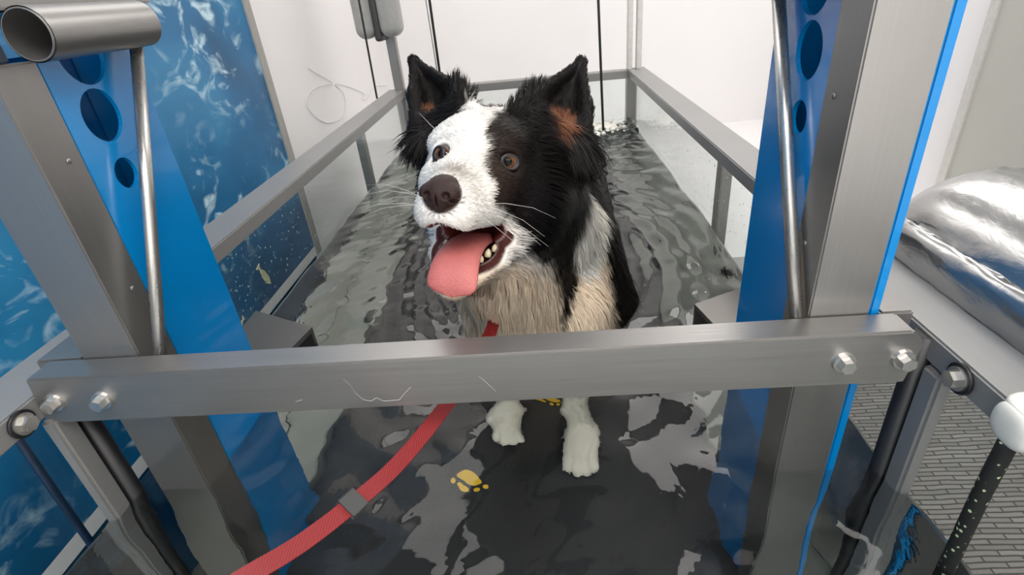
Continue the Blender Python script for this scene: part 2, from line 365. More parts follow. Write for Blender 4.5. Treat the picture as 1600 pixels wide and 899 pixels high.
# uprights: steel post, blue panels, brace rod, handle tube
HOLES = [(.505, 1.064, .027), (.4985, 1.011, .0235), (.4965, .957, .0145)]
for s in (-1, 1):
    def X(off): return XC+s*off
    def bx(name, o0, o1, y0, y1, z0, z1, mat, bev=.0015):
        a, b = sorted((X(o0), X(o1))); return box(name, (a, y0, z0), (b, y1, z1), mat, tank, bev)
    post = bx('upright_post', .310 if s > 0 else .319, .362 if s > 0 else .378, .411, .456, .06, 1.063, STEEL_Z)
    # rivets
    for zz in (.985, .86):
        bm = bmesh.new(); bmesh.ops.create_icosphere(bm, subdivisions=2, radius=.0024)
        for v in bm.verts: v.co = Vector((X(.3095 if s > 0 else .3185)+v.co.x*.4, .440+v.co.y, zz+v.co.z))
        bm_obj('rivet', bm, STEEL_Z, post, True)
    # inner blue panel with real holes
    bm = bmesh.new(); o = .312 if s > 0 else .319
    y0, y1, z0, z1 = .456, .573, .06, 1.098
    outer = [bm.verts.new((0, y, z)) for y, z in ((y0, z0), (y1, z0), (y1, z1), (y0, z1))]
    es = [bm.edges.new((outer[i], outer[(i+1) % 4])) for i in range(4)]
    for hy, hz, hr in HOLES:
        if hz+hr > z1-.002: hz = z1-.002-hr
        ring = [bm.verts.new((0, hy+hr*math.cos(2*math.pi*k/32), hz+hr*math.sin(2*math.pi*k/32))) for k in range(32)]
        es += [bm.edges.new((ring[k], ring[(k+1) % 32])) for k in range(32)]
    bmesh.ops.triangle_fill(bm, use_beauty=True, edges=es)
    r = bmesh.ops.extrude_face_region(bm, geom=bm.faces[:])
    for v in [g for g in r['geom'] if isinstance(g, bmesh.types.BMVert)]: v.co.x += s*.004
    for v in bm.verts: v.co.x += X(o)
    bm_obj('blue_panel', bm, BLUE, tank)
    bx('blue_panel', .363 if s > 0 else .379, .372 if s > 0 else .387, .413 if s > 0 else .456, .573, .06, 1.065, BLUE)
    bx('blue_panel', .3205 if s > 0 else .3275, .363 if s > 0 else .379, .565, .573, .06, 1.098, BLUE)
    bx('blue_panel', .3205 if s > 0 else .3275, .363 if s > 0 else .379, .457, .565, 1.090, 1.098, BLUE)
    tube('brace_rod', [(X(.302), .416, ZR-.002), (X(.302), .560, 1.068)], .0058, SATIN, tank, 16)
    # handle tube: open pipe along the tank
    V, F = [], []; n = 40; hx, hz, r0, r1 = X(.2985), 1.0815, .0200, .0180; ya, yb = .436, .574
    prof = [(ya+.001, r0-.0008), (ya, r0-.0014), (ya, r1), (yb-.01, r1), (yb-.008, .001), (yb, .001), (yb, r0-.004), (yb-.003, r0), (ya+.001, r0)]
    for k in range(n):
        an = 2*math.pi*k/n
        for (yy, rr) in prof: V.append((hx+rr*math.cos(an), yy, hz+rr*math.sin(an)))
    m_ = len(prof)
    for k in range(n):
        for j in range(m_-1): F.append((k*m_+j, k*m_+j+1, ((k+1) % n)*m_+j+1, ((k+1) % n)*m_+j))
    hd = mesh_obj('handle_tube', V, F, STEEL_Y, tank, True)
    hd.data.set_sharp_from_angle(angle=math.radians(40))
    bx('top_beam', .324, .385, .411, .640, 1.100, 1.150, STEEL_Y)
    bx('top_beam_neck', .335, .372, .411, .450, 1.063, 1.100, STEEL_Z)
# droplets on the side glass
def droplets(xp, sgn, ranges, n):
    bm = bmesh.new()
    for i in range(n):
        y0, y1, z0, z1 = random.choice(ranges); y, z = random.uniform(y0, y1), random.uniform(z0, z1); rr = random.uniform(.0008, .0024)*(.6+.4*random.random())
        r = bmesh.ops.create_icosphere(bm, subdivisions=1, radius=rr)
        for v in r['verts']: v.co = Vector((xp+sgn*(v.co.x*.45+.0002), y+v.co.y*.8, z+v.co.z*random.uniform(1.0, 1.25)))
    return tag(bm_obj('droplets', bm, WATER, tank, True), kind='stuff')
droplets(GL, 1, [(.6, 1.15, .63, .75)], 260)
droplets(GR, -1, [(.75, 1.8, .63, .75)], 260)

# ------------------------------------------------------------------ water
def build_water():
    nx, ny = 190, 420
    xs = np.linspace(GL+.0042, GR-.0042, nx); ys = np.linspace(GY0+.0005, GY1-.0065, ny); Xg, Yg = np.meshgrid(xs, ys, indexing='ij')
    Z = np.zeros_like(Xg); rng = np.random.default_rng(5)
    for lam, amp, cnt in ((.34, .0014, 6), (.17, .0009, 8), (.085, .0005, 10), (.045, .0002, 10)):
        for _ in range(cnt):
            th = rng.uniform(0, 2*math.pi); l = lam*rng.uniform(.75, 1.3); k = 2*math.pi/l
            wx = .02*np.sin(6*Yg+th*3); Z += amp/math.sqrt(cnt)*1.7*np.sin(k*((Xg+wx)*math.cos(th)+Yg*math.sin(th))+rng.uniform(0, 6.28))
    # churned water at the inlet in the far right corner and rings round the dog
    d = np.hypot(Xg-.22, (Yg-1.98)*.8); chop = np.exp(-(d/.16)**2)
    for _ in range(26):
        th = rng.uniform(0, 2*math.pi); k = 2*math.pi/rng.uniform(.03, .09); Z += chop*.0016*np.sin(k*(Xg*math.cos(th)+Yg*math.sin(th))+rng.uniform(0, 6.28))
    d2 = np.hypot((Xg-.0)/1.0, (Yg-.95)/1.6); Z += .0012*np.exp(-((d2-.2)/.14)**2)*np.sin(d2*2*math.pi/.045)
    Z = ZW+Z
    V = np.stack([Xg, Yg, Z], -1).reshape(-1, 3); nb = len(V); B = V.copy(); idx = np.arange(nx*ny).reshape(nx, ny)
    F = np.stack([idx[:-1, :-1], idx[1:, :-1], idx[1:, 1:], idx[:-1, 1:]], -1).reshape(-1, 4).tolist()
    ring = list(idx[:, 0])+list(idx[-1, 1:])+list(idx[-2::-1, -1])+list(idx[0, -2:0:-1])
    low = [(V[i][0], V[i][1], .12) for i in ring]; V = list(map(tuple, V))+low; m = len(ring)
    for i in range(m): j = (i+1) % m; F.append((ring[i], nb+i, nb+j, ring[j]))
    F.append(tuple(nb+i for i in range(m))[::-1])
    o = mesh_obj('water', V, F, WATER, None, True)
    o.data.polygons.foreach_set('use_smooth', [i < (nx-1)*(ny-1) for i in range(len(o.data.polygons))])
    return tag(o, 'clear rippled water filling the treadmill tank', 'water', kind='stuff')
build_water()

# ------------------------------------------------------------------ dog
def smin(a, b, k):
    h = np.clip(.5+.5*(b-a)/k, 0, 1); return b*(1-h)+a*h-k*h*(1-h)
def smax(a, b, k): return -smin(-a, -b, k)
def cone(P, a, b, ra, rb):
    a = np.asarray(a, np.float32); b = np.asarray(b, np.float32); ab = b-a; q = P-a
    t = np.clip((q@ab)/(ab@ab), 0, 1); d = q-t[..., None]*ab
    return np.sqrt((d*d).sum(-1))-(ra+(rb-ra)*t)
def ell(P, c, r, A=None):
    q = P-np.asarray(c, np.float32)
    if A is not None: q = q@np.asarray(A, np.float32).T
    r = np.asarray(r, np.float32); k0 = np.sqrt(((q/r)**2).sum(-1)); k1 = np.sqrt(((q/(r*r))**2).sum(-1))+1e-9
    return k0*(k0-1)/k1
def surface_nets(S, xs, ys, zs):
    ins = S < 0; nx, ny, nz = S.shape
    cnt = np.zeros((nx-1, ny-1, nz-1), np.uint8)
    offs = [(i, j, k) for i in (0, 1) for j in (0, 1) for k in (0, 1)]
    for i, j, k in offs: cnt += ins[i:nx-1+i, j:ny-1+j, k:nz-1+k]
    act = (cnt > 0) & (cnt < 8); I, J, K = np.nonzero(act); n = len(I)
    vid = np.full(act.shape, -1, np.int64); vid[I, J, K] = np.arange(n)
    val = {o: S[I+o[0], J+o[1], K+o[2]] for o in offs}
    acc = np.zeros((n, 3)); w = np.zeros(n)
    for a in offs:
        for ax in range(3):
            if a[ax] == 0:
                b = list(a); b[ax] = 1; b = tuple(b); va, vb = val[a], val[b]; m = (va < 0) != (vb < 0)
                t = np.where(m, va/np.where(m, va-vb, 1), 0); p = np.repeat(np.array([a], float), n, 0); p[:, ax] += t
                acc[m] += p[m]; w[m] += 1
    f = acc/w[:, None]
    def lerp(arr, idx, t): return arr[idx]*(1-t)+arr[np.minimum(idx+1, len(arr)-1)]*t
    V = np.stack([lerp(xs, I, f[:, 0]), lerp(ys, J, f[:, 1]), lerp(zs, K, f[:, 2])], 1)
    Q = []
    for ax in range(3):
        sl0 = [slice(None)]*3; sl1 = [slice(None)]*3; sl0[ax] = slice(0, -1); sl1[ax] = slice(1, None)
        A, B = ins[tuple(sl0)], ins[tuple(sl1)]; cr = np.argwhere(A != B); o = [i for i in range(3) if i != ax]
        ok = np.all([(cr[:, o[0]] > 0), (cr[:, o[1]] > 0), cr[:, o[0]] < S.shape[o[0]]-1, cr[:, o[1]] < S.shape[o[1]]-1], axis=0); cr = cr[ok]
        flip = A[tuple(cr.T)]
        def c(d0, d1):
            q = cr.copy(); q[:, o[0]] -= d0; q[:, o[1]] -= d1; return vid[tuple(q.T)]
        q = np.stack([c(1, 1), c(0, 1), c(0, 0), c(1, 0)], 1)
        if ax == 1: flip = ~flip
        q[~flip] = q[~flip][:, ::-1]; Q.append(q)
    return V, np.concatenate(Q)

# head frame from the photo: eye midpoint, muzzle direction, left side, up
E0 = (at(687, 241, .575)+at(797, 254, .540))/2
def camdir(v): d = CM @ np.array(v, float); return d/np.linalg.norm(d)
HF = camdir((-.29, -.19, .935)); _l = camdir((.95, -.115, .30)); HL = _l-HF*np.dot(_l, HF); HL /= np.linalg.norm(HL); HU = np.cross(HF, HL)
HM = np.stack([HL, HU, HF])                               # rows: local axes in world
def hw(l, u, f): return E0+HL*l+HU*u+HF*f
def tolocal(P): return (P-E0)@HM.T
EYE_L, EYE_R = at(797, 254, .545), at(687, 241, .578)   # moved onto the head's surface below

class Field:
    def __init__(s, xs, ys, zs):
        s.xs, s.ys, s.zs = xs, ys, zs; s.S = np.full((len(xs), len(ys), len(zs)), 1.0, np.float32)
    def _sub(s, lo, hi):
        r = []
        for arr, a, b in zip((s.xs, s.ys, s.zs), lo, hi): r.append(slice(max(0, np.searchsorted(arr, a)-1), min(len(arr), np.searchsorted(arr, b)+1)))
        return tuple(r)
    def _grid(s, sl):
        g = np.meshgrid(s.xs[sl[0]], s.ys[sl[1]], s.zs[sl[2]], indexing='ij'); return np.stack(g, -1).astype(np.float32)
    def add(s, fn, lo, hi, k, sub=False):
        lo, hi = np.asarray(lo)-.03-k, np.asarray(hi)+.03+k; sl = s._sub(lo, hi)
        if any(q.stop-q.start < 2 for q in sl): return
        d = fn(s._grid(sl)); s.S[sl] = smax(s.S[sl], -d, k) if sub else smin(s.S[sl], d, k)
    def cone(s, a, b, ra, rb, k=.02, sub=False):
        a, b = np.asarray(a, float), np.asarray(b, float); r = max(ra, rb)
        s.add(lambda P: cone(P, a, b, ra, rb), np.minimum(a, b)-r, np.maximum(a, b)+r, k, sub)
    def ell(s, c, r, A=None, k=.02, sub=False):
        c = np.asarray(c, float); R = max(r); s.add(lambda P: ell(P, c, r, A), c-R, c+R, k, sub)

def axis_grid(lo, hi, flo, fhi, fine, coarse):
    a = np.arange(lo, flo, coarse); b = np.arange(flo, fhi, fine); c = np.arange(fhi, hi+coarse, coarse); return np.concatenate([a, b, c])

def build_dog():
    xs = axis_grid(-.26, .24, -.21, .12, .0024, .006); ys = axis_grid(.40, 1.56, .40, .75, .0024, .0075); zs = np.concatenate([np.arange(.235, .32, .003), axis_grid(.32, 1.05, .80, 1.05, .0024, .006)])
    F = Field(xs, ys, zs); H = hw; A = HM
    # torso
    F.cone((-.010, .80, .635), (.018, 1.0, .655), .100, .100, .05); F.cone((.018, 1.0, .655), (.038, 1.20, .66), .100, .095, .05)
    F.ell((.040, 1.24, .645), (.092, .13, .115), None, .05)
    F.cone((.020, .87, .755), (.045, 1.12, .725), .070, .065, .06)          # withers
    F.cone((.05, .82, .70), (.090, .78, .585), .058, .055, .04)          # left shoulder and elbow
    F.cone((-.07, .86, .68), (-.085, .78, .57), .055, .050, .04)
    # neck and chest
    F.cone(H(0, -.02, -.105), (-.015, .80, .70), .080, .098, .05)
    F.cone((-.040, .70, .74), (-.030, .715, .60), .062, .078, .05)
    F.cone(H(.0, -.085, -.045), (-.040, .680, .66), .050, .066, .04)
    F.cone((-.080, .70, .66), (-.080, .72, .56), .042, .045, .04); F.cone((.03, .69, .66), (.045, .715, .56), .045, .05, .04)
    # front legs
    for sx, knee, paw in ((-.085, (-.088, .735, .42), (-.088, .745, .275)), (.04, (.036, .715, .42), (.032, .715, .275))):
        F.cone((sx, .745, .58), knee, .050, .030, .03); F.cone(knee, paw, .029, .024, .02)
        F.ell((paw[0], paw[1]-.022, .268), (.030, .042, .019), None, .02)
        for t, ex in ((-.021, 0), (-.0075, .008), (.0075, .008), (.021, 0)): F.cone((paw[0]+t*.8, paw[1]-.035, .270), (paw[0]+t*1.2, paw[1]-.058-ex, .262), .0100, .0095, .003)
    # hind legs and tail
    for sx in (-.035, .095):
        F.cone((sx, 1.28, .60), (sx, 1.20, .45), .055, .040, .03); F.cone((sx, 1.20, .45), (sx, 1.36, .36), .036, .025, .02)
        F.cone((sx, 1.36, .36), (sx, 1.31, .272), .022, .021, .02); F.ell((sx, 1.285, .267), (.028, .045, .018), None, .02)
    for a, b, r0, r1 in (((.045, 1.40, .66), (.05, 1.48, .58), .035, .030), ((.05, 1.48, .58), (.05, 1.50, .45), .030, .026), ((.05, 1.50, .45), (.045, 1.51, .36), .026, .010)): F.cone(a, b, r0, r1, .02)
    # skull, cheeks, muzzle
    F.ell(H(0, -.004, -.058), (.064, .054, .074), A, .03)
    F.ell(H(0, .016, -.020), (.046, .029, .040), A, .025)
    for sg in (-1, 1):
        F.ell(H(sg*.040, -.040, -.052), (.036, .046, .048), A, .025)
        F.ell(H(sg*.032, .014, -.006), (.019, .012, .016), A, .015)       # brow
        F.ell(H(sg*.026, -.026, .012), (.026, .024, .030), A, .02)
        F.cone(H(sg*.022, -.046, .020), H(sg*.013, -.053, .066), .023, .0175, .012)   # flews
    F.cone(H(0, -.017, .0), H(0, -.034, .062), .029, .0205, .022)         # bridge
    F.cone(H(0, -.038, .03), H(0, -.048, .064), .029, .0205, .015)
    # mouth cavity
    F.cone(H(0, -.073, -.035), H(0, -.090, .10), .015, .026, .008, True)
    F.ell(H(0, -.074, .005), (.034, .014, .06), A, .008, True)
    # lower jaw
    J0 = [H(sg*.036, -.076, -.040) for sg in (-1, 1)]; chin = H(0, -.117, .050)
    for sg, j in zip((-1, 1), J0):
        F.cone(j, H(sg*.035, -.103, .004), .020, .0085, .012); F.cone(H(sg*.035, -.103, .004), H(sg*.014, -.123, .050), .0085, .0085, .008)
    F.cone(H(0, -.112, -.015), H(0, -.128, .043), .026, .014, .012)
    F.cone(H(0, -.105, -.03), H(0, -.126, .048), .010, .009, .01)
    F.ell(H(0, -.094, .012), (.029, .016, .052), A, .005, True)
    # eye sockets
    global EYE_L, EYE_R
    def hit(px, py):
        for zc in np.arange(.42, .75, .0005):
            p = at(px, py, zc); ix = tuple(int(np.clip(np.searchsorted(a_, v), 0, len(a_)-1)) for a_, v in zip((xs, ys, zs), p))
            if F.S[ix] < 0: return at(px, py, zc+.0035)
        return at(px, py, .56)
    EYE_L, EYE_R = hit(796, 254), hit(688, 241); print('eyes', tolocal(EYE_L), tolocal(EYE_R))
    for e in (EYE_L, EYE_R): F.ell(e, (.0105, .0098, .0105), A, .004, True)
    # ears: fans of tapered rods from a cupped base up to the tip
    ears = [  # (base points inner..outer, mid points, tip)
        ([(803, 176, .585), (835, 180, .612), (868, 205, .622), (900, 235, .612), (913, 243, .598)],
         [(846, 140, .600), (868, 138, .622), (888, 150, .628), (906, 168, .622), (919, 170, .606)], (908, 97, .622)),
        ([(740, 172, .612), (715, 175, .640), (690, 195, .650), (664, 215, .642), (655, 222, .628)],
         [(706, 132, .632), (690, 135, .652), (672, 145, .658), (654, 150, .652), (645, 150, .640)], (646, 95, .655))]
    for base, mid, tip in ears:
        bp = [at(*p) for p in base]; mp = [at(*p) for p in mid]; tpp = at(*tip)
        for i in range(len(bp)):
            F.cone(bp[i], mp[i], .0075, .0058, .011); F.cone(mp[i], tpp, .0055, .0028, .006)
            if i:
                F.cone((bp[i]+bp[i-1])/2, (mp[i]+mp[i-1])/2, .0072, .0055, .010); F.cone((mp[i]+mp[i-1])/2, tpp, .0055, .0028, .006)
        F.cone((bp[0]+bp[2])/2, (bp[4]+bp[2])/2, .018, .018, .02)
    V, Q = surface_nets(F.S, xs, ys, zs)
    # light smoothing
    nb = len(V)
    for _ in range(2):
        acc = np.zeros_like(V); c = np.zeros(nb)
        for a, b in ((0, 1), (1, 2), (2, 3), (3, 0)):
            np.add.at(acc, Q[:, a], V[Q[:, b]]); np.add.at(acc, Q[:, b], V[Q[:, a]]); np.add.at(c, Q[:, a], 1); np.add.at(c, Q[:, b], 1)
        V = V*.5+.5*acc/c[:, None]
    return V, Q, ears

def noise3(P, s, seed):
    r = np.random.default_rng(seed); out = np.zeros(len(P))
    for i in range(5):
        k = r.normal(size=3); k /= np.linalg.norm(k); out += np.sin((P@k)*s*r.uniform(.6, 1.7)+r.uniform(0, 6.28))
    return out/7
def sstep(a, b, x): t = np.clip((x-a)/(b-a), 0, 1); return t*t*(3-2*t)
EAR_TAN = []
def coat(P, fuzz=1.0):
    """coat colour (linear rgb) of the points P"""
    L = tolocal(P); l, u, f = L.T; n = noise3(P, 160, 1)*.5+noise3(P, 420, 2)*.5; n = n*fuzz
    black = np.array([.0075, .0062, .0058]); brown = np.array([.036, .021, .0145]); white = np.array([.80, .76, .71]); cream = np.array([.95, .77, .58])
    C = np.repeat(black[None], len(P), 0)
    bm_ = sstep(-.02, .05, f)*sstep(-.1, .0, u)*.8; C = C*(1-bm_[:, None])+brown*bm_[:, None]
    # white face: the right half and the blaze, all of the muzzle front
    lb = np.interp(u, [-.13, -.085, -.06, -.04, -.015, .0, .03, .06, .09], [.055, .05, .044, .036, .028, .022, .019, .017, .012])+.006*sstep(.02, .07, f)*0
    lb = lb+sstep(.035, .06, f)*.02
    back = np.interp(l, [-.08, -.06, -.045, -.02, .02], [-.016, -.022, -.035, -.075, -.085])
    wf = sstep(.005, -.005, l-lb+n*.010)*sstep(-.006, .006, f-back+n*.010)*(u > -.14)*(u < .09)
    # jaw underside
    wj = sstep(.006, -.006, l-.045+n*.01)*sstep(-.01, .01, -.075-u+n*.004)*(f > -.05)*(f < .12)*sstep(.005, -.01, -f-.035)
    hd = np.maximum(wf, wj)
    head = (f > -.13) & (P[:, 2] > .78) & (P[:, 1] < .72)
    hd = hd*head
    # chest bib, forelegs, left neck patch
    x, y, z = P.T
    xl = np.interp(z, [.55, .62, .66, .70, .74, .80], [.066, .064, .068, .075, .085, .09]); xr = np.interp(z, [.55, .65, .75, .85], [-.17, -.165, -.15, -.12])
    wedge = np.interp(z, [.60, .635, .68, .74, .80, .84], [0, .0, .0, .014, .036, .06]); wx = np.interp(z, [.62, .70, .80], [.002, .012, .030])
    bib = sstep(.006, -.006, wedge-np.abs(x-wx)-n*.008)*sstep(.010, -.010, x-xl+n*.018)*sstep(-.01, .01, x-xr+n*.015)*sstep(.012, -.012, y-.725+n*.02)*(z > .56)*sstep(.83, .80, z)
    patch = sstep(.035, .02, np.sqrt(((x-.058)/1.0)**2+((z-.775)/2.2)**2)+n*.010)*(y < .80)*(x > .02)
    streak = sstep(.012, -.004, np.abs(x-.062-(.72-z)*.10)-.012+n*.012)*(z < .80)*(z > .60)*(y < .80)*(x > .0)
    legs = (z < .56)*sstep(.0, .02, .80-y)*sstep(.47, .44, z+0*n)*1.0
    legs = np.maximum(legs, (z < .56)*(y < .735)*(np.abs(x-XC-.055) < .2))
    cw = np.clip(np.maximum.reduce([bib, patch, streak, legs]), 0, 1)
    colw = cream*(1-sstep(.76, .84, z))[:, None]+white*sstep(.76, .84, z)[:, None]
    colw = np.where((patch > .3)[:, None], np.array([.95, .90, .82]), colw); colw = np.where((z < .56)[:, None], np.array([.72, .66, .56]), colw)
    C = C*(1-cw[:, None])+colw*cw[:, None]
    jawcol = white*(1-sstep(-.095, -.125, u))[:, None]+cream*sstep(-.095, -.125, u)[:, None]
    C = C*(1-hd[:, None])+jawcol*hd[:, None]
    # greyish smudge behind the nose
    sm = np.exp(-(((l-.003)/.017)**2+((u+.014)/.012)**2+((f-.060)/.014)**2))*.8; C = C*(1-sm[:, None])+np.array([.18, .15, .125])*sm[:, None]
    # inside of the mouth and the lips
    inm = (np.abs(l) < .041) & (u < -.056) & (u > -.112+.0) & (f > -.06) & (f < .085)
    cav = np.minimum(cone(P.astype(np.float32), hw(0, -.073, -.035), hw(0, -.090, .10), .015, .026), ell(P.astype(np.float32), hw(0, -.074, .005), (.034, .014, .06), HM))
    cav = np.minimum(cav, ell(P.astype(np.float32), hw(0, -.094, .012), (.029, .016, .052), HM))
    wm = sstep(.0045, .0015, cav)*((f > -.06) & (f < .085)); C = C*(1-wm[:, None])+np.array([.10, .018, .016])*wm[:, None]
    lip = sstep(.0135, .0105, cav)*(1-wm)*(u < -.072)*(f < .075)*(f > -.03); C = C*(1-lip[:, None])+np.array([.055, .014, .012])*lip[:, None]
    dn = np.linalg.norm(P-hw(.002, -.034, .084), axis=1); w_ = sstep(.0205, .0175, dn); C = C*(1-w_[:, None])+np.array([.03, .016, .013])*w_[:, None]
    # tan inside of the ears
    for c, r in EAR_TAN:
        d = np.sqrt((((P-c))**2).sum(1)); w_ = sstep(r, r*.55, d+n*.006); C = C*(1-w_[:, None])+np.array([.17, .07, .038])*w_[:, None]
    # dark rims round the eyes
    for e, w0 in ((EYE_L, .0155), (EYE_R, .0135)):
        d = np.sqrt(((P-e)**2).sum(1)); w_ = sstep(w0, w0-.003, d); C = C*(1-w_[:, None])+np.array([.018, .010, .008])*w_[:, None]
    return C, np.maximum(wm, lip)

def attr_mat(name, rough, spec=.3, coatw=0.0):
    m, nt, b = new_mat(name); a = N(nt, 'ShaderNodeAttribute', attribute_name='coat'); nt.links.new(a.outputs['Color'], b.inputs['Base Color'])
    tc = N(nt, 'ShaderNodeTexCoord'); nz = N(nt, 'ShaderNodeTexNoise'); nz.inputs['Scale'].default_value = 420; nt.links.new(tc.outputs['Object'], nz.inputs['Vector'])
    rr = N(nt, 'ShaderNodeMapRange'); rr.inputs[3].default_value = rough-.1; rr.inputs[4].default_value = rough+.1; nt.links.new(nz.outputs[0], rr.inputs[0]); nt.links.new(rr.outputs[0], b.inputs['Roughness'])
    b.inputs['Specular IOR Level'].default_value = spec; return m
def hair_mat():
    m = attr_mat('dog_hair', .45, .16); nt = m.node_tree; b = nt.nodes['Principled BSDF']; a = [q for q in nt.nodes if q.type == 'ATTRIBUTE'][0]
    tl = N(nt, 'ShaderNodeBsdfTranslucent'); nt.links.new(a.outputs['Color'], tl.inputs[0]); mx = N(nt, 'ShaderNodeMixShader'); mx.inputs[0].default_value = 0.0
    nt.links.new(b.outputs[0], mx.inputs[1]); nt.links.new(tl.outputs[0], mx.inputs[2]); nt.links.new(mx.outputs[0], nt.nodes['Material Output'].inputs[0]); return m
def set_colors(o, C):
    at_ = o.data.color_attributes.new('coat', 'FLOAT_COLOR', 'POINT'); buf = np.ones((len(C), 4), np.float32); buf[:, :3] = C; at_.data.foreach_set('color', buf.ravel())

DV, DQ, EARS = build_dog()
EAR_TAN += [(at(873, 195, .606), .025), (at(674, 183, .642), .016)]
dog = empty('dog', (-.03, 1.0, .25)); tag(dog, 'wet black and white collie standing in the tank with tongue out', 'dog')
body = mesh_obj('body', DV, DQ, attr_mat('dog_coat_skin', .6, .12), dog, True)
C_body, W_mouth = coat(DV); set_colors(body, C_body)

NC0 = hw(.002, -.034, .084)
# fur locks
def build_fur():
    tri = np.concatenate([DQ[:, [0, 1, 2]], DQ[:, [0, 2, 3]]]); a, b, c = DV[tri[:, 0]], DV[tri[:, 1]], DV[tri[:, 2]]
    fn = np.cross(b-a, c-a); ar = np.linalg.norm(fn, axis=1)/2; fn /= (2*ar[:, None]+1e-12)
    VN = np.zeros_like(DV)
    for i in range(3): np.add.at(VN, tri[:, i], fn*ar[:, None])
    VN /= np.linalg.norm(VN, axis=1)[:, None]+1e-9
    cen = (a+b+c)/3; L = tolocal(cen); facing = ((CAM-cen)*fn).sum(1)/np.linalg.norm(CAM-cen, axis=1)
    dens = np.where(cen[:, 2] < .60, .10, 1.0)*np.where(facing < -.3, .3, 1.0)*np.where(cen[:, 1] > 1.0, .35, 1.0)
    headm = (cen[:, 2] > .80) & (cen[:, 1] < .72); dens *= np.where(headm, 2.6, 1.0)
    dens *= np.where((cen[:, 1] < .76) & (cen[:, 2] > .6) & (cen[:, 2] < .80), 2.0, 1.0)
    pr = ar*dens; pr /= pr.sum(); n = 90000
    ti = RNG.choice(len(tri), n, p=pr); r1, r2 = RNG.random(n), RNG.random(n); s = np.sqrt(r1)
    w = np.stack([1-s, s*(1-r2), s*r2], 1); R = (DV[tri[ti]]*w[..., None]).sum(1); NN = (VN[tri[ti]]*w[..., None]).sum(1); NN /= np.linalg.norm(NN, axis=1)[:, None]
    C, wm = coat(R); L = tolocal(R); l, u, f = L.T
    keep = wm < .2
    for e in (EYE_L, EYE_R): keep &= np.linalg.norm(R-e, axis=1) > .0165
    keep &= np.linalg.norm(R-NC0, axis=1) > .0185
    # the open mouth and the tongue stay free of hair
    keep &= ~((np.abs(l) < .030) & (u < -.066) & (u > -.118) & (f > .0))
    R, NN, C, l, u, f = R[keep], NN[keep], C[keep], l[keep], u[keep], f[keep]; n = len(R)
    x, y, z = R.T; head = (z > .80) & (y < .72)
    earid = np.zeros(n, int); eardir = np.zeros((n, 3))
    for i, (base, mid, tip) in enumerate(EARS):
        tp_ = at(*tip); bc = np.mean([at(*p) for p in base], 0); ax = tp_-bc; Ln = np.linalg.norm(ax); ax /= Ln
        t = ((R-bc)@ax)/Ln; dist = np.linalg.norm((R-bc)-np.outer(t*Ln, ax), axis=1); m = (t > .12) & (dist < .075*(1.15-t)+.004); earid[m] = i+1; d = tp_-R; eardir[m] = (d/np.linalg.norm(d, axis=1)[:, None])[m]
    # flow: back from the nose on the face, down the neck and chest, back along the body
    flow = np.zeros((n, 3)); face = sstep(-.075, -.02, f)*head
    back = -HF*1.0; out = HL[None]*np.sign(l)[:, None]*.45
    flow += face[:, None]*(back[None]+out*1.0-HU[None]*.15)
    ruff = (1-face)*head; flow += ruff[:, None]*(-HU[None]*.9+HL[None]*np.sign(l)[:, None]*.40-HF[None]*.5)
    nb = (~head) & (y < .86); flow += nb[:, None]*np.array([0, .12, -1.0]); flow[:, 0] += nb*np.clip((x+.04)*2.2, -.3, .3)
    bd = (~head) & (y >= .86); flow += bd[:, None]*np.array([0, .8, -.45])
    e = earid > 0; flow[e] = eardir[e]
    flow += RNG.normal(size=(n, 3))*.16
    flow -= NN*(flow*NN).sum(1)[:, None]; flow /= np.linalg.norm(flow, axis=1)[:, None]+1e-9
    ln = np.where(head, .0075+.024*sstep(-.045, -.10, f)+.010*sstep(-.045, -.08, u)*(f < .0), np.where(y < .86, .034, .020))
    ln = np.where(head & (np.abs(l) > .055) & (f < -.03) & (u < .03), .034, ln)     # cheek ruff
    ln = np.where(e, .0075, ln); ln = np.where(z < .60, .008, ln)
    ln = np.where(head & (f > .03), .0055, ln)
    # tufts at the inner base of the ears
    for i, (base, mid, tip) in enumerate(EARS):
        q0, q1 = at(*base[0]), at(*mid[0]); ab = q1-q0; t = np.clip(((R-q0)@ab)/(ab@ab), -.2, .8); d = np.linalg.norm(R-q0-np.outer(t, ab), axis=1); m = d < .010
        m &= C.mean(1) < .2; ln = np.where(m, .020, ln); up = HU-.25*HF; flow[m] = flow[m]*.2+up; flow[m] /= np.linalg.norm(flow[m], axis=1)[:, None]
    ln = np.where(head & (C.mean(1) > .4) & (u > -.03), .0055, ln)
    lift = np.where(head & (f > -.03), .18, np.where(head, .42, .22)); lift = np.where(e, .20, lift)
    ln = ln*RNG.uniform(.6, 1.25, n)
    D = flow+NN*lift[:, None]; D /= np.linalg.norm(D, axis=1)[:, None]
    tip = R+D*ln[:, None]; tip[:, 2] -= np.where(head & (f > -.03), 0, ln*.18)*(~e)
    # wet clumping: hairs of one cell share a tip
    cell = np.where(head & (f > -.03), .004, np.where(head, .009, .013)); jit = np.stack([noise3(R, 90, 31+i) for i in range(3)], 1)*.006
    key = np.floor((R+jit)/cell[:, None]).astype(np.int64); hsh = key[:, 0]*73856093 ^ key[:, 1]*19349663 ^ key[:, 2]*83492791
    _, inv = np.unique(hsh, return_inverse=True); cnt = np.bincount(inv)
    mt_ = np.stack([np.bincount(inv, tip[:, i])/cnt for i in range(3)], 1)[inv]
    cl = np.where(head & (f > -.03), .15, np.where(head, .55, .75))[:, None]; tip = tip*(1-cl)+mt_*cl
    tip += RNG.normal(size=(n, 3))*(ln*.05)[:, None]
    wid = np.where(head, .00055, .0009)*RNG.uniform(.6, 1.3, n); wid = np.where(head & (f > -.02), .00045, wid)
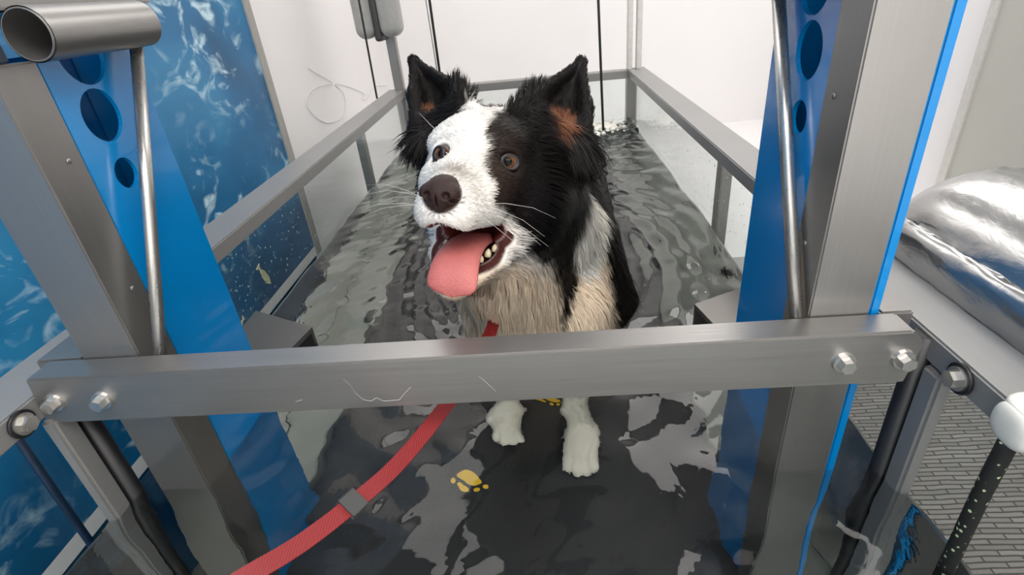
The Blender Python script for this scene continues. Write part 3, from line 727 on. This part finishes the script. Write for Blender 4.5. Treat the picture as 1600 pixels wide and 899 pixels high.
    side = np.cross(D, NN+RNG.normal(size=(n, 3))*.16); side /= np.linalg.norm(side, axis=1)[:, None]+1e-9
    mid = (R+tip)*.5+NN*(ln*.10)[:, None]; R0 = R-NN*.0006
    P = np.stack([R0-side*wid[:, None], R0+side*wid[:, None], mid-side*(wid*.85)[:, None], mid+side*(wid*.85)[:, None], tip], 1).reshape(-1, 3)
    i0 = np.arange(n)*5
    nv = n*5; me = bpy.data.meshes.new('coat_hair')
    loops = np.concatenate([np.stack([i0, i0+1, i0+3], 1), np.stack([i0, i0+3, i0+2], 1), np.stack([i0+2, i0+3, i0+4], 1)]).astype(np.int32)
    me.vertices.add(nv); me.vertices.foreach_set('co', P.astype(np.float32).ravel()); me.loops.add(loops.size); me.loops.foreach_set('vertex_index', loops.ravel())
    me.polygons.add(len(loops)); me.polygons.foreach_set('loop_start', np.arange(0, loops.size, 3, dtype=np.int32)); me.polygons.foreach_set('loop_total', np.full(len(loops), 3, np.int32))
    me.update(); me.validate(); me.polygons.foreach_set('use_smooth', [True]*len(me.polygons))
    sn = NN+D*.25+RNG.normal(size=(n, 3))*.12; sn /= np.linalg.norm(sn, axis=1)[:, None]
    me.normals_split_custom_set_from_vertices(np.repeat(sn, 5, 0).tolist())
    me.materials.append(hair_mat()); o = bpy.data.objects.new('coat_hair', me); link(o, dog); o.location = -parent_world(dog)
    var = RNG.uniform(.9, 1.1, n)[:, None]; set_colors(o, np.repeat(np.clip(C*var, 0, 1), 5, 0)); tag(o, kind='stuff'); return o
build_fur()

def sdf_mesh(name, fn, lo, hi, h, mat, parent):
    g = [np.arange(a, b, h) for a, b in zip(lo, hi)]; P = np.stack(np.meshgrid(*g, indexing='ij'), -1).astype(np.float32)
    V, Q = surface_nets(fn(P), *g); return mesh_obj(name, V, Q, mat, parent, True)
# nose leather with nostrils
NOSEM = plain('brown_nose_leather', (.026, .0120, .0105), .42, bump=.5, scale=900, var=.25, spec=.25)
NC = hw(.002, -.034, .084)
def nose_fn(P):
    d = ell(P, NC, (.0170, .0138, .0140), HM); d = smin(d, ell(P, hw(.002, -.025, .075), (.012, .008, .013), HM), .008)
    d = smin(d, ell(P, hw(.002, -.045, .086), (.005, .007, .006), HM), .006)
    for sg in (-1, 1):
        d = smin(d, ell(P, hw(.002+sg*.0120, -.034, .0875), (.0078, .0084, .0085), HM), .004)
        d = smax(d, -ell(P, hw(.002+sg*.0095, -.0355, .0975), (.0038, .0033, .006), HM), .002)
        d = smax(d, -ell(P, hw(.002+sg*.0165, -.0395, .091), (.0055, .0018, .006), HM), .0015)
    return smax(d, -ell(P, hw(.002, -.044, .097), (.0008, .009, .006), HM), .001)
sdf_mesh('nose', nose_fn, NC-.032, NC+.032, .0010, NOSEM, dog)
# eyes
SCL = plain('eye_white', (.13, .09, .075), .12, spec=.8); IRIS = plain('brown_iris', (.10, .036, .013), .1, spec=.15, scale=400, var=.3); PUP = plain('black_pupil', (.002, .002, .002), .04, spec=.12); LID = plain('dark_eyelid', (.009, .005, .0045), .45)
def sphere_cap(c, d, r, ang, n=28, rings=10):
    d = np.array(d)/np.linalg.norm(d); a = np.cross(d, [0, 0, 1.0]); a /= np.linalg.norm(a); b = np.cross(a, d); V = [c+d*r]; F = []
    for i in range(1, rings+1):
        th = ang*i/rings
        for k in range(n): V.append(c+r*(d*math.cos(th)+math.sin(th)*(a*math.cos(2*math.pi*k/n)+b*math.sin(2*math.pi*k/n))))
    for k in range(n): F.append((0, 1+k, 1+(k+1) % n))
    for i in range(rings-1):
        for k in range(n): F.append((1+i*n+k, 1+(i+1)*n+k, 1+(i+1)*n+(k+1) % n, 1+i*n+(k+1) % n))
    return V, F
def torus(c, d, R, r, sx=1.0, sy=1.0, tilt=0.0, n=36, m=10):
    d = np.array(d)/np.linalg.norm(d); a = HL-d*np.dot(HL, d); a /= np.linalg.norm(a); b = np.cross(d, a); a, b = a*math.cos(tilt)+b*math.sin(tilt), b*math.cos(tilt)-a*math.sin(tilt); V, F = [], []
    for i in range(n):
        an = 2*math.pi*i/n; dirv = a*math.cos(an)*sx+b*math.sin(an)*sy
        for j in range(m): t = 2*math.pi*j/m; V.append(c+dirv*(R+r*math.cos(t))+d*r*math.sin(t))
    for i in range(n):
        for j in range(m): F.append((i*m+j, ((i+1) % n)*m+j, ((i+1) % n)*m+(j+1) % m, i*m+(j+1) % m))
    return V, F
for e, sg in ((EYE_L, 1), (EYE_R, -1)):
    axis = HF*.75+HL*sg*.50+HU*.10; axis /= np.linalg.norm(axis); ec = e-axis*.0045
    V, F = sphere_cap(ec, axis, .0096, math.pi*.999, 28, 18); eye = mesh_obj('eye', V, F, SCL, dog, True)
    gaze = (CAM+np.array([-.05, 0, .08]))-ec; gaze /= np.linalg.norm(gaze); gaze = gaze*.85+axis*.15; gaze /= np.linalg.norm(gaze)
    V, F = sphere_cap(ec, gaze, .00972, .78); mesh_obj('iris', V, F, IRIS, eye, True)
    V, F = sphere_cap(ec, gaze, .00983, .45); mesh_obj('pupil', V, F, PUP, eye, True)
    V, F = torus(ec+axis*.0056, axis, .0080, .0030, 1.04, .82, -.12*sg); mesh_obj('eyelid', V, F, LID, dog, True)
# tongue
TONGUE = plain('pink_tongue', (.46, .125, .115), .38, bump=.5, scale=700, var=.10, spec=.5)
def build_tongue():
    path = spline([hw(0, -.085, -.035), hw(.002, -.082, .0), hw(.004, -.085, .030), hw(.006, -.094, .054), hw(.008, -.107, .068), hw(.009, -.120, .073), hw(.009, -.132, .072)], 6)
    n = len(path); V, F = [], []; m = 24
    for i, p in enumerate(path):
        t = path[min(i+1, n-1)]-path[max(i-1, 0)]; t /= np.linalg.norm(t); sd = HL-t*np.dot(HL, t); sd /= np.linalg.norm(sd); nn = np.cross(t, sd)
        s = i/(n-1); wd = np.interp(s, [0, .3, .55, .75, .88, .95, 1], [.019, .022, .0245, .0262, .0250, .0190, .002]); th = np.interp(s, [0, .7, 1], [.0055, .0042, .0012])
        for k in range(m):
            an = 2*math.pi*k/m; cxx, cz = math.cos(an), math.sin(an); groove = -.0028*math.exp(-(cxx/.16)**2) if cz < 0 else 0.0012*math.exp(-(cxx/.2)**2)
            curl = .0045*(cxx**2)*np.interp(s, [0, .5, 1], [1, 1, .2])
            V.append(p+sd*wd*np.sign(cxx)*abs(cxx)**.8+nn*(cz*th-groove-curl))
    for i in range(n-1):
        for k in range(m): F.append((i*m+k, i*m+(k+1) % m, (i+1)*m+(k+1) % m, (i+1)*m+k))
    F.append(tuple(range(m))[::-1]); F.append(tuple((n-1)*m+k for k in range(m)))
    return mesh_obj('tongue', V, F, TONGUE, dog, True)
build_tongue()
# teeth along the lower jaw and the upper canines
TOOTH = plain('ivory_tooth', (.72, .62, .42), .3)
def tooth(p, d, h, r):
    V, F = tube_mesh([p-np.array(d)*.002, p+np.array(d)*h*.4, p+np.array(d)*h*.8, p+np.array(d)*h], [r, r*.9, r*.5, r*.12], 8); mesh_obj('tooth', V, F, TOOTH, dog, True)
for sg in (1, -1):
    for t, h, r in ((.05, .006, .0032), (.22, .0065, .0036), (.40, .007, .0040), (.58, .0055, .0032), (.74, .005, .0028), (.93, .011, .0030)):
        p = hw(sg*.0315, -.088, -.012)*(1-t)+hw(sg*.013, -.1125, .050)*t; tooth(p, HU*.95+HL*sg*.1, h, r)
# whiskers
WHISK = plain('pale_whisker', (.55, .53, .50), .4)
rw = random.Random(3)
for sg in (1, -1):
    for i in range(5):
        p = hw(sg*(.020+.002*(i % 3)), -.043-.005*(i//3), .062-.008*(i % 3)); d = HL*sg*1.0+HU*rw.uniform(-.45, .35)+HF*rw.uniform(-.35, .3)
        q = [p, p+d*.025, p+d*.05-HU*.004, p+d*.072-HU*.014]; tube('whisker', q, [.00022, .0002, .00014, .00008], WHISK, dog, 4)
    for i in range(1 if sg < 0 else 0):
        p = hw(sg*.030, .018, .004)+HL*sg*.004*i; d = HL*sg*.8+HU*.7+HF*.3; tube('whisker', [p, p+d*.02, p+d*.036-HF*.006], [.0003, .0002, .0001], WHISK, dog, 4)

# ------------------------------------------------------------------ leash
def ribbon(name, pts, width, thick, wdir, mat, parent):
    path = spline(pts, 8); V, F = [], []; n = len(path)
    for i, p in enumerate(path):
        t = path[min(i+1, n-1)]-path[max(i-1, 0)]; t /= np.linalg.norm(t); w = np.array(wdir, float); w = w-t*np.dot(w, t); w /= np.linalg.norm(w); h = np.cross(t, w)
        for a, b in ((-1, -1), (1, -1), (1, 1), (-1, 1)): V.append(p+w*a*width/2+h*b*thick/2)
    for i in range(n-1):
        for k in range(4): F.append((i*4+k, i*4+(k+1) % 4, (i+1)*4+(k+1) % 4, (i+1)*4+k))
    F.append((3, 2, 1, 0)); F.append(tuple((n-1)*4+k for k in range(4)))
    return mesh_obj(name, V, F, mat, parent), path
leash = empty('leash', (-.2, .4, .64)); tag(leash, 'red nylon leash running from the dog under the crossbar', 'leash')
LP = [at(775, 488, .80-.10), at(766, 520, .66), at(738, 575, .60), at(690, 643, .55), at(620, 727, .50), at(545, 793, .462), at(470, 850, .43), at(392, 897, .405), at(300, 950, .385), at(190, 985, .375), (-.40, .10, .80), (-.42, .04, .81), (-.43, -.05, .78)]
_t = LP[6]-LP[3]; WD = np.cross(_t, LP[5]-CAM); WD /= np.linalg.norm(WD); WD = WD+np.array([0, 0, .25])
ribbon('webbing', LP, .0150, .0022, WD, REDWEB, leash)
p0 = at(545, 793, .460); p1 = at(558, 781, .467)
t = (p1-p0)/np.linalg.norm(p1-p0); wv = WD.copy(); wv = wv-t*np.dot(wv, t); wv /= np.linalg.norm(wv); hv = np.cross(t, wv)
bm = bmesh.new(); bm_box(bm, (-1, -1, -1), (1, 1, 1))
for v in bm.verts: c = v.co.copy(); v.co = Vector((p0+p1)/2+t*c[0]*.0075+wv*c[1]*.0095+hv*c[2]*.0030)
bmesh.ops.bevel(bm, geom=bm.edges[:], offset=.0008, segments=1, affect='EDGES')
bm_obj('slider', bm, DARKPLASTIC, leash)

# ------------------------------------------------------------------ cords, clips and the wrapped roll
def cord(name, path, r, mat, label): return tag(tube(name, path, r, mat, None, 8), label, 'cord', 'cords hanging at the rear of the tank' if name == 'hanging_cord' else None)
BLK = plain('black_cord', (.03, .03, .03), .6)
cord('hanging_cord', [(-.322, 1.90, 2.29), (-.318, 1.90, 1.4), (-.322, 1.90, .63)], .0042, BLK, 'black cord hanging behind the left ear of the dog')
cord('hanging_cord', [(.198, 1.90, 2.29), (.203, 1.90, 1.1), (.218, 1.90, .62)], .0042, BLK, 'black cord hanging behind the right ear of the dog')
cord('hanging_cord', [(-.540, 1.90, 2.29), (-.540, 1.90, 1.2), (-.548, 1.90, .79)], .0034, BLK, 'thin dark cord beside the grey rounded housing')
cord('hanging_cord', [(-.364, 2.10, 2.29), (-.368, 2.10, 1.2), (-.368, 2.13, .78)], .002, plain('grey_cord', (.35, .34, .34), .6), 'fine pale grey cord left of the black hanging cord')
rp = spline([(.325, .296, .760), (.325, .297, .70), (.326, .297, .60), (.325, .297, .45), (.322, .30, .35), (.315, .305, .277)], 10)
cord('flecked_rope', rp, .0062, ROPE, 'black flecked rope hanging from the white clip on the right')
cord('blue_cord', [(-.60, .422, .752), (-.60, .418, .60), (-.602, .415, .30), (-.603, .415, .005)], .0045, plain('dark_blue_cord', (.006, .03, .08), .5), 'dark blue cord hanging outside the left glass')
clip = empty('rope_clip', (.34, .297, .78)); tag(clip, 'white plastic rope clip on the right rail', 'clip')
bm = bmesh.new(); bmesh.ops.create_uvsphere(bm, u_segments=24, v_segments=14, radius=1)
for v in bm.verts: c = v.co; v.co = Vector((.342+.021*math.copysign(abs(c.x)**.7, c.x), .297+.019*math.copysign(abs(c.y)**.7, c.y), ZL+.0065+.0065*math.copysign(abs(c.z)**.6, c.z)))
bm_obj('clip_body', bm, WHITEPLASTIC, clip, True)
bm = bmesh.new(); bmesh.ops.create_uvsphere(bm, u_segments=24, v_segments=14, radius=1)
for v in bm.verts: c = v.co; v.co = Vector((.3250+.0076*math.copysign(abs(c.x)**.7, c.x), .297+.017*math.copysign(abs(c.y)**.75, c.y), ZL-.006+.016*math.copysign(abs(c.z)**.75, c.z)))
bm_obj('clip_jaw', bm, WHITEPLASTIC, clip, True)
# wrapped roll on its shelf
sh = tag(box('side_shelf', (RO+.001, .02, ZL-.03), (.65, .64, ZL-.001), STEEL_Y, None, .002), 'steel shelf outside the right rail under the silver roll', 'shelf')
for y in (.08, .52):
    pass
def build_roll():
    roll = empty('wrapped_roll', (.49, .3, ZL)); tag(roll, 'silver roll wrapped in clear plastic film beside the right rail', 'roll')
    prof = spline([(.357, 0), (.356, .012), (.358, .030), (.364, .0385), (.369, .0395), (.371, .0425), (.378, .056), (.396, .073), (.425, .086), (.460, .091), (.500, .087), (.540, .072), (.565, .045), (.575, .015), (.575, .0)], 5)
    prof = np.array([p[:2] for p in prof]); cx_ = .465; V, F = [], []; m = len(prof)
    ys_ = [(.03, .80), (.034, .90), (.045, .97), (.06, 1)]+[(y, 1) for y in np.linspace(.09, .50, 24)]+[(.515, .995), (.53, .98), (.545, .945), (.558, .885), (.568, .80), (.576, .68), (.582, .50), (.585, .25)]
    for i, (y, s) in enumerate(ys_):
        for k, (px_, pz_) in enumerate(prof):
            wob = .0012*math.sin(70*y+9*px_*20)*math.sin(k*.6)+.0008*math.sin(150*y+k*1.3); V.append((.026+cx_+(px_-cx_)*(.35+.65*s)+wob, y*1.055, ZL+max(0, pz_*s+wob*(pz_ > .01))))
    for i in range(len(ys_)-1):
        for k in range(m): F.append((i*m+k, (i+1)*m+k, (i+1)*m+(k+1) % m, i*m+(k+1) % m))
    F.append(tuple(range(m))); F.append(tuple((len(ys_)-1)*m+k for k in range(m))[::-1])
    mesh_obj('roll_body', V, F, FOIL, roll, True)
build_roll()
# grey rounded housing on the rear left upright
hs = empty('rounded_housing', (-.53, 2.05, .96)); tag(hs, 'grey rounded twin housing hanging on the rear left upright', 'housing')
def pill(name, x0, x1, y0, y1, z0, z1, mat, r):
    bm = bmesh.new(); bm_box(bm, (x0, y0, z0), (x1, y1, z1)); bmesh.ops.bevel(bm, geom=bm.edges[:], offset=r, segments=6, affect='EDGES', profile=.5); return bm_obj(name, bm, mat, hs, True)
pill('shell', -.610, -.541, 2.00, 2.103, .967, 1.31, GREYPLASTIC, .032); pill('shell', -.525, -.452, 2.00, 2.103, .967, 1.31, GREYPLASTIC, .032)
pill('centre_band', -.547, -.520, 2.013, 2.095, .957, 1.30, DARKPLASTIC, .010)

# faint looped marks on the left wall, modelled as a thin added tube
def on_left_wall(px, py):
    r = CM @ np.array([(px-CX)/FPX, -(py-CY)/FPX, -1.0]); return CAM+r*((XL+.003)/r[0])
lp = [(482, 107), (500, 118), (520, 130), (508, 133), (488, 140), (478, 160), (490, 180), (510, 192), (532, 186), (540, 168), (536, 145), (524, 132), (545, 136), (568, 146), (566, 156), (574, 152), (586, 136), (604, 134)]
tag(tube('wall_loop_marks', spline([on_left_wall(*p) for p in lp], 5), .0012, plain('pale_wall_marks', (.68, .67, .67), .5), None, 6), 'pale thin looped marks on the white left wall', 'cable')
# foam where the water comes in
def foam():
    bm = bmesh.new(); rr = random.Random(9)
    for i in range(300):
        a = rr.uniform(0, 6.28); d = abs(rr.gauss(0, 1)); x, y = .225+.045*d*math.cos(a), 1.98+.055*d*math.sin(a)
        if not (-.2 < x < .30 and y < 2.08): continue
        r = bmesh.ops.create_icosphere(bm, subdivisions=1, radius=rr.uniform(.004, .011))
        for v in r['verts']: v.co = Vector((x+v.co.x, y+v.co.y, ZW+.004+v.co.z*.9))
    return tag(bm_obj('foam', bm, plain('white_foam', (.80, .77, .70), .4), None, True), 'white foam where water bubbles in at the far right corner', 'foam', kind='stuff')
foam()
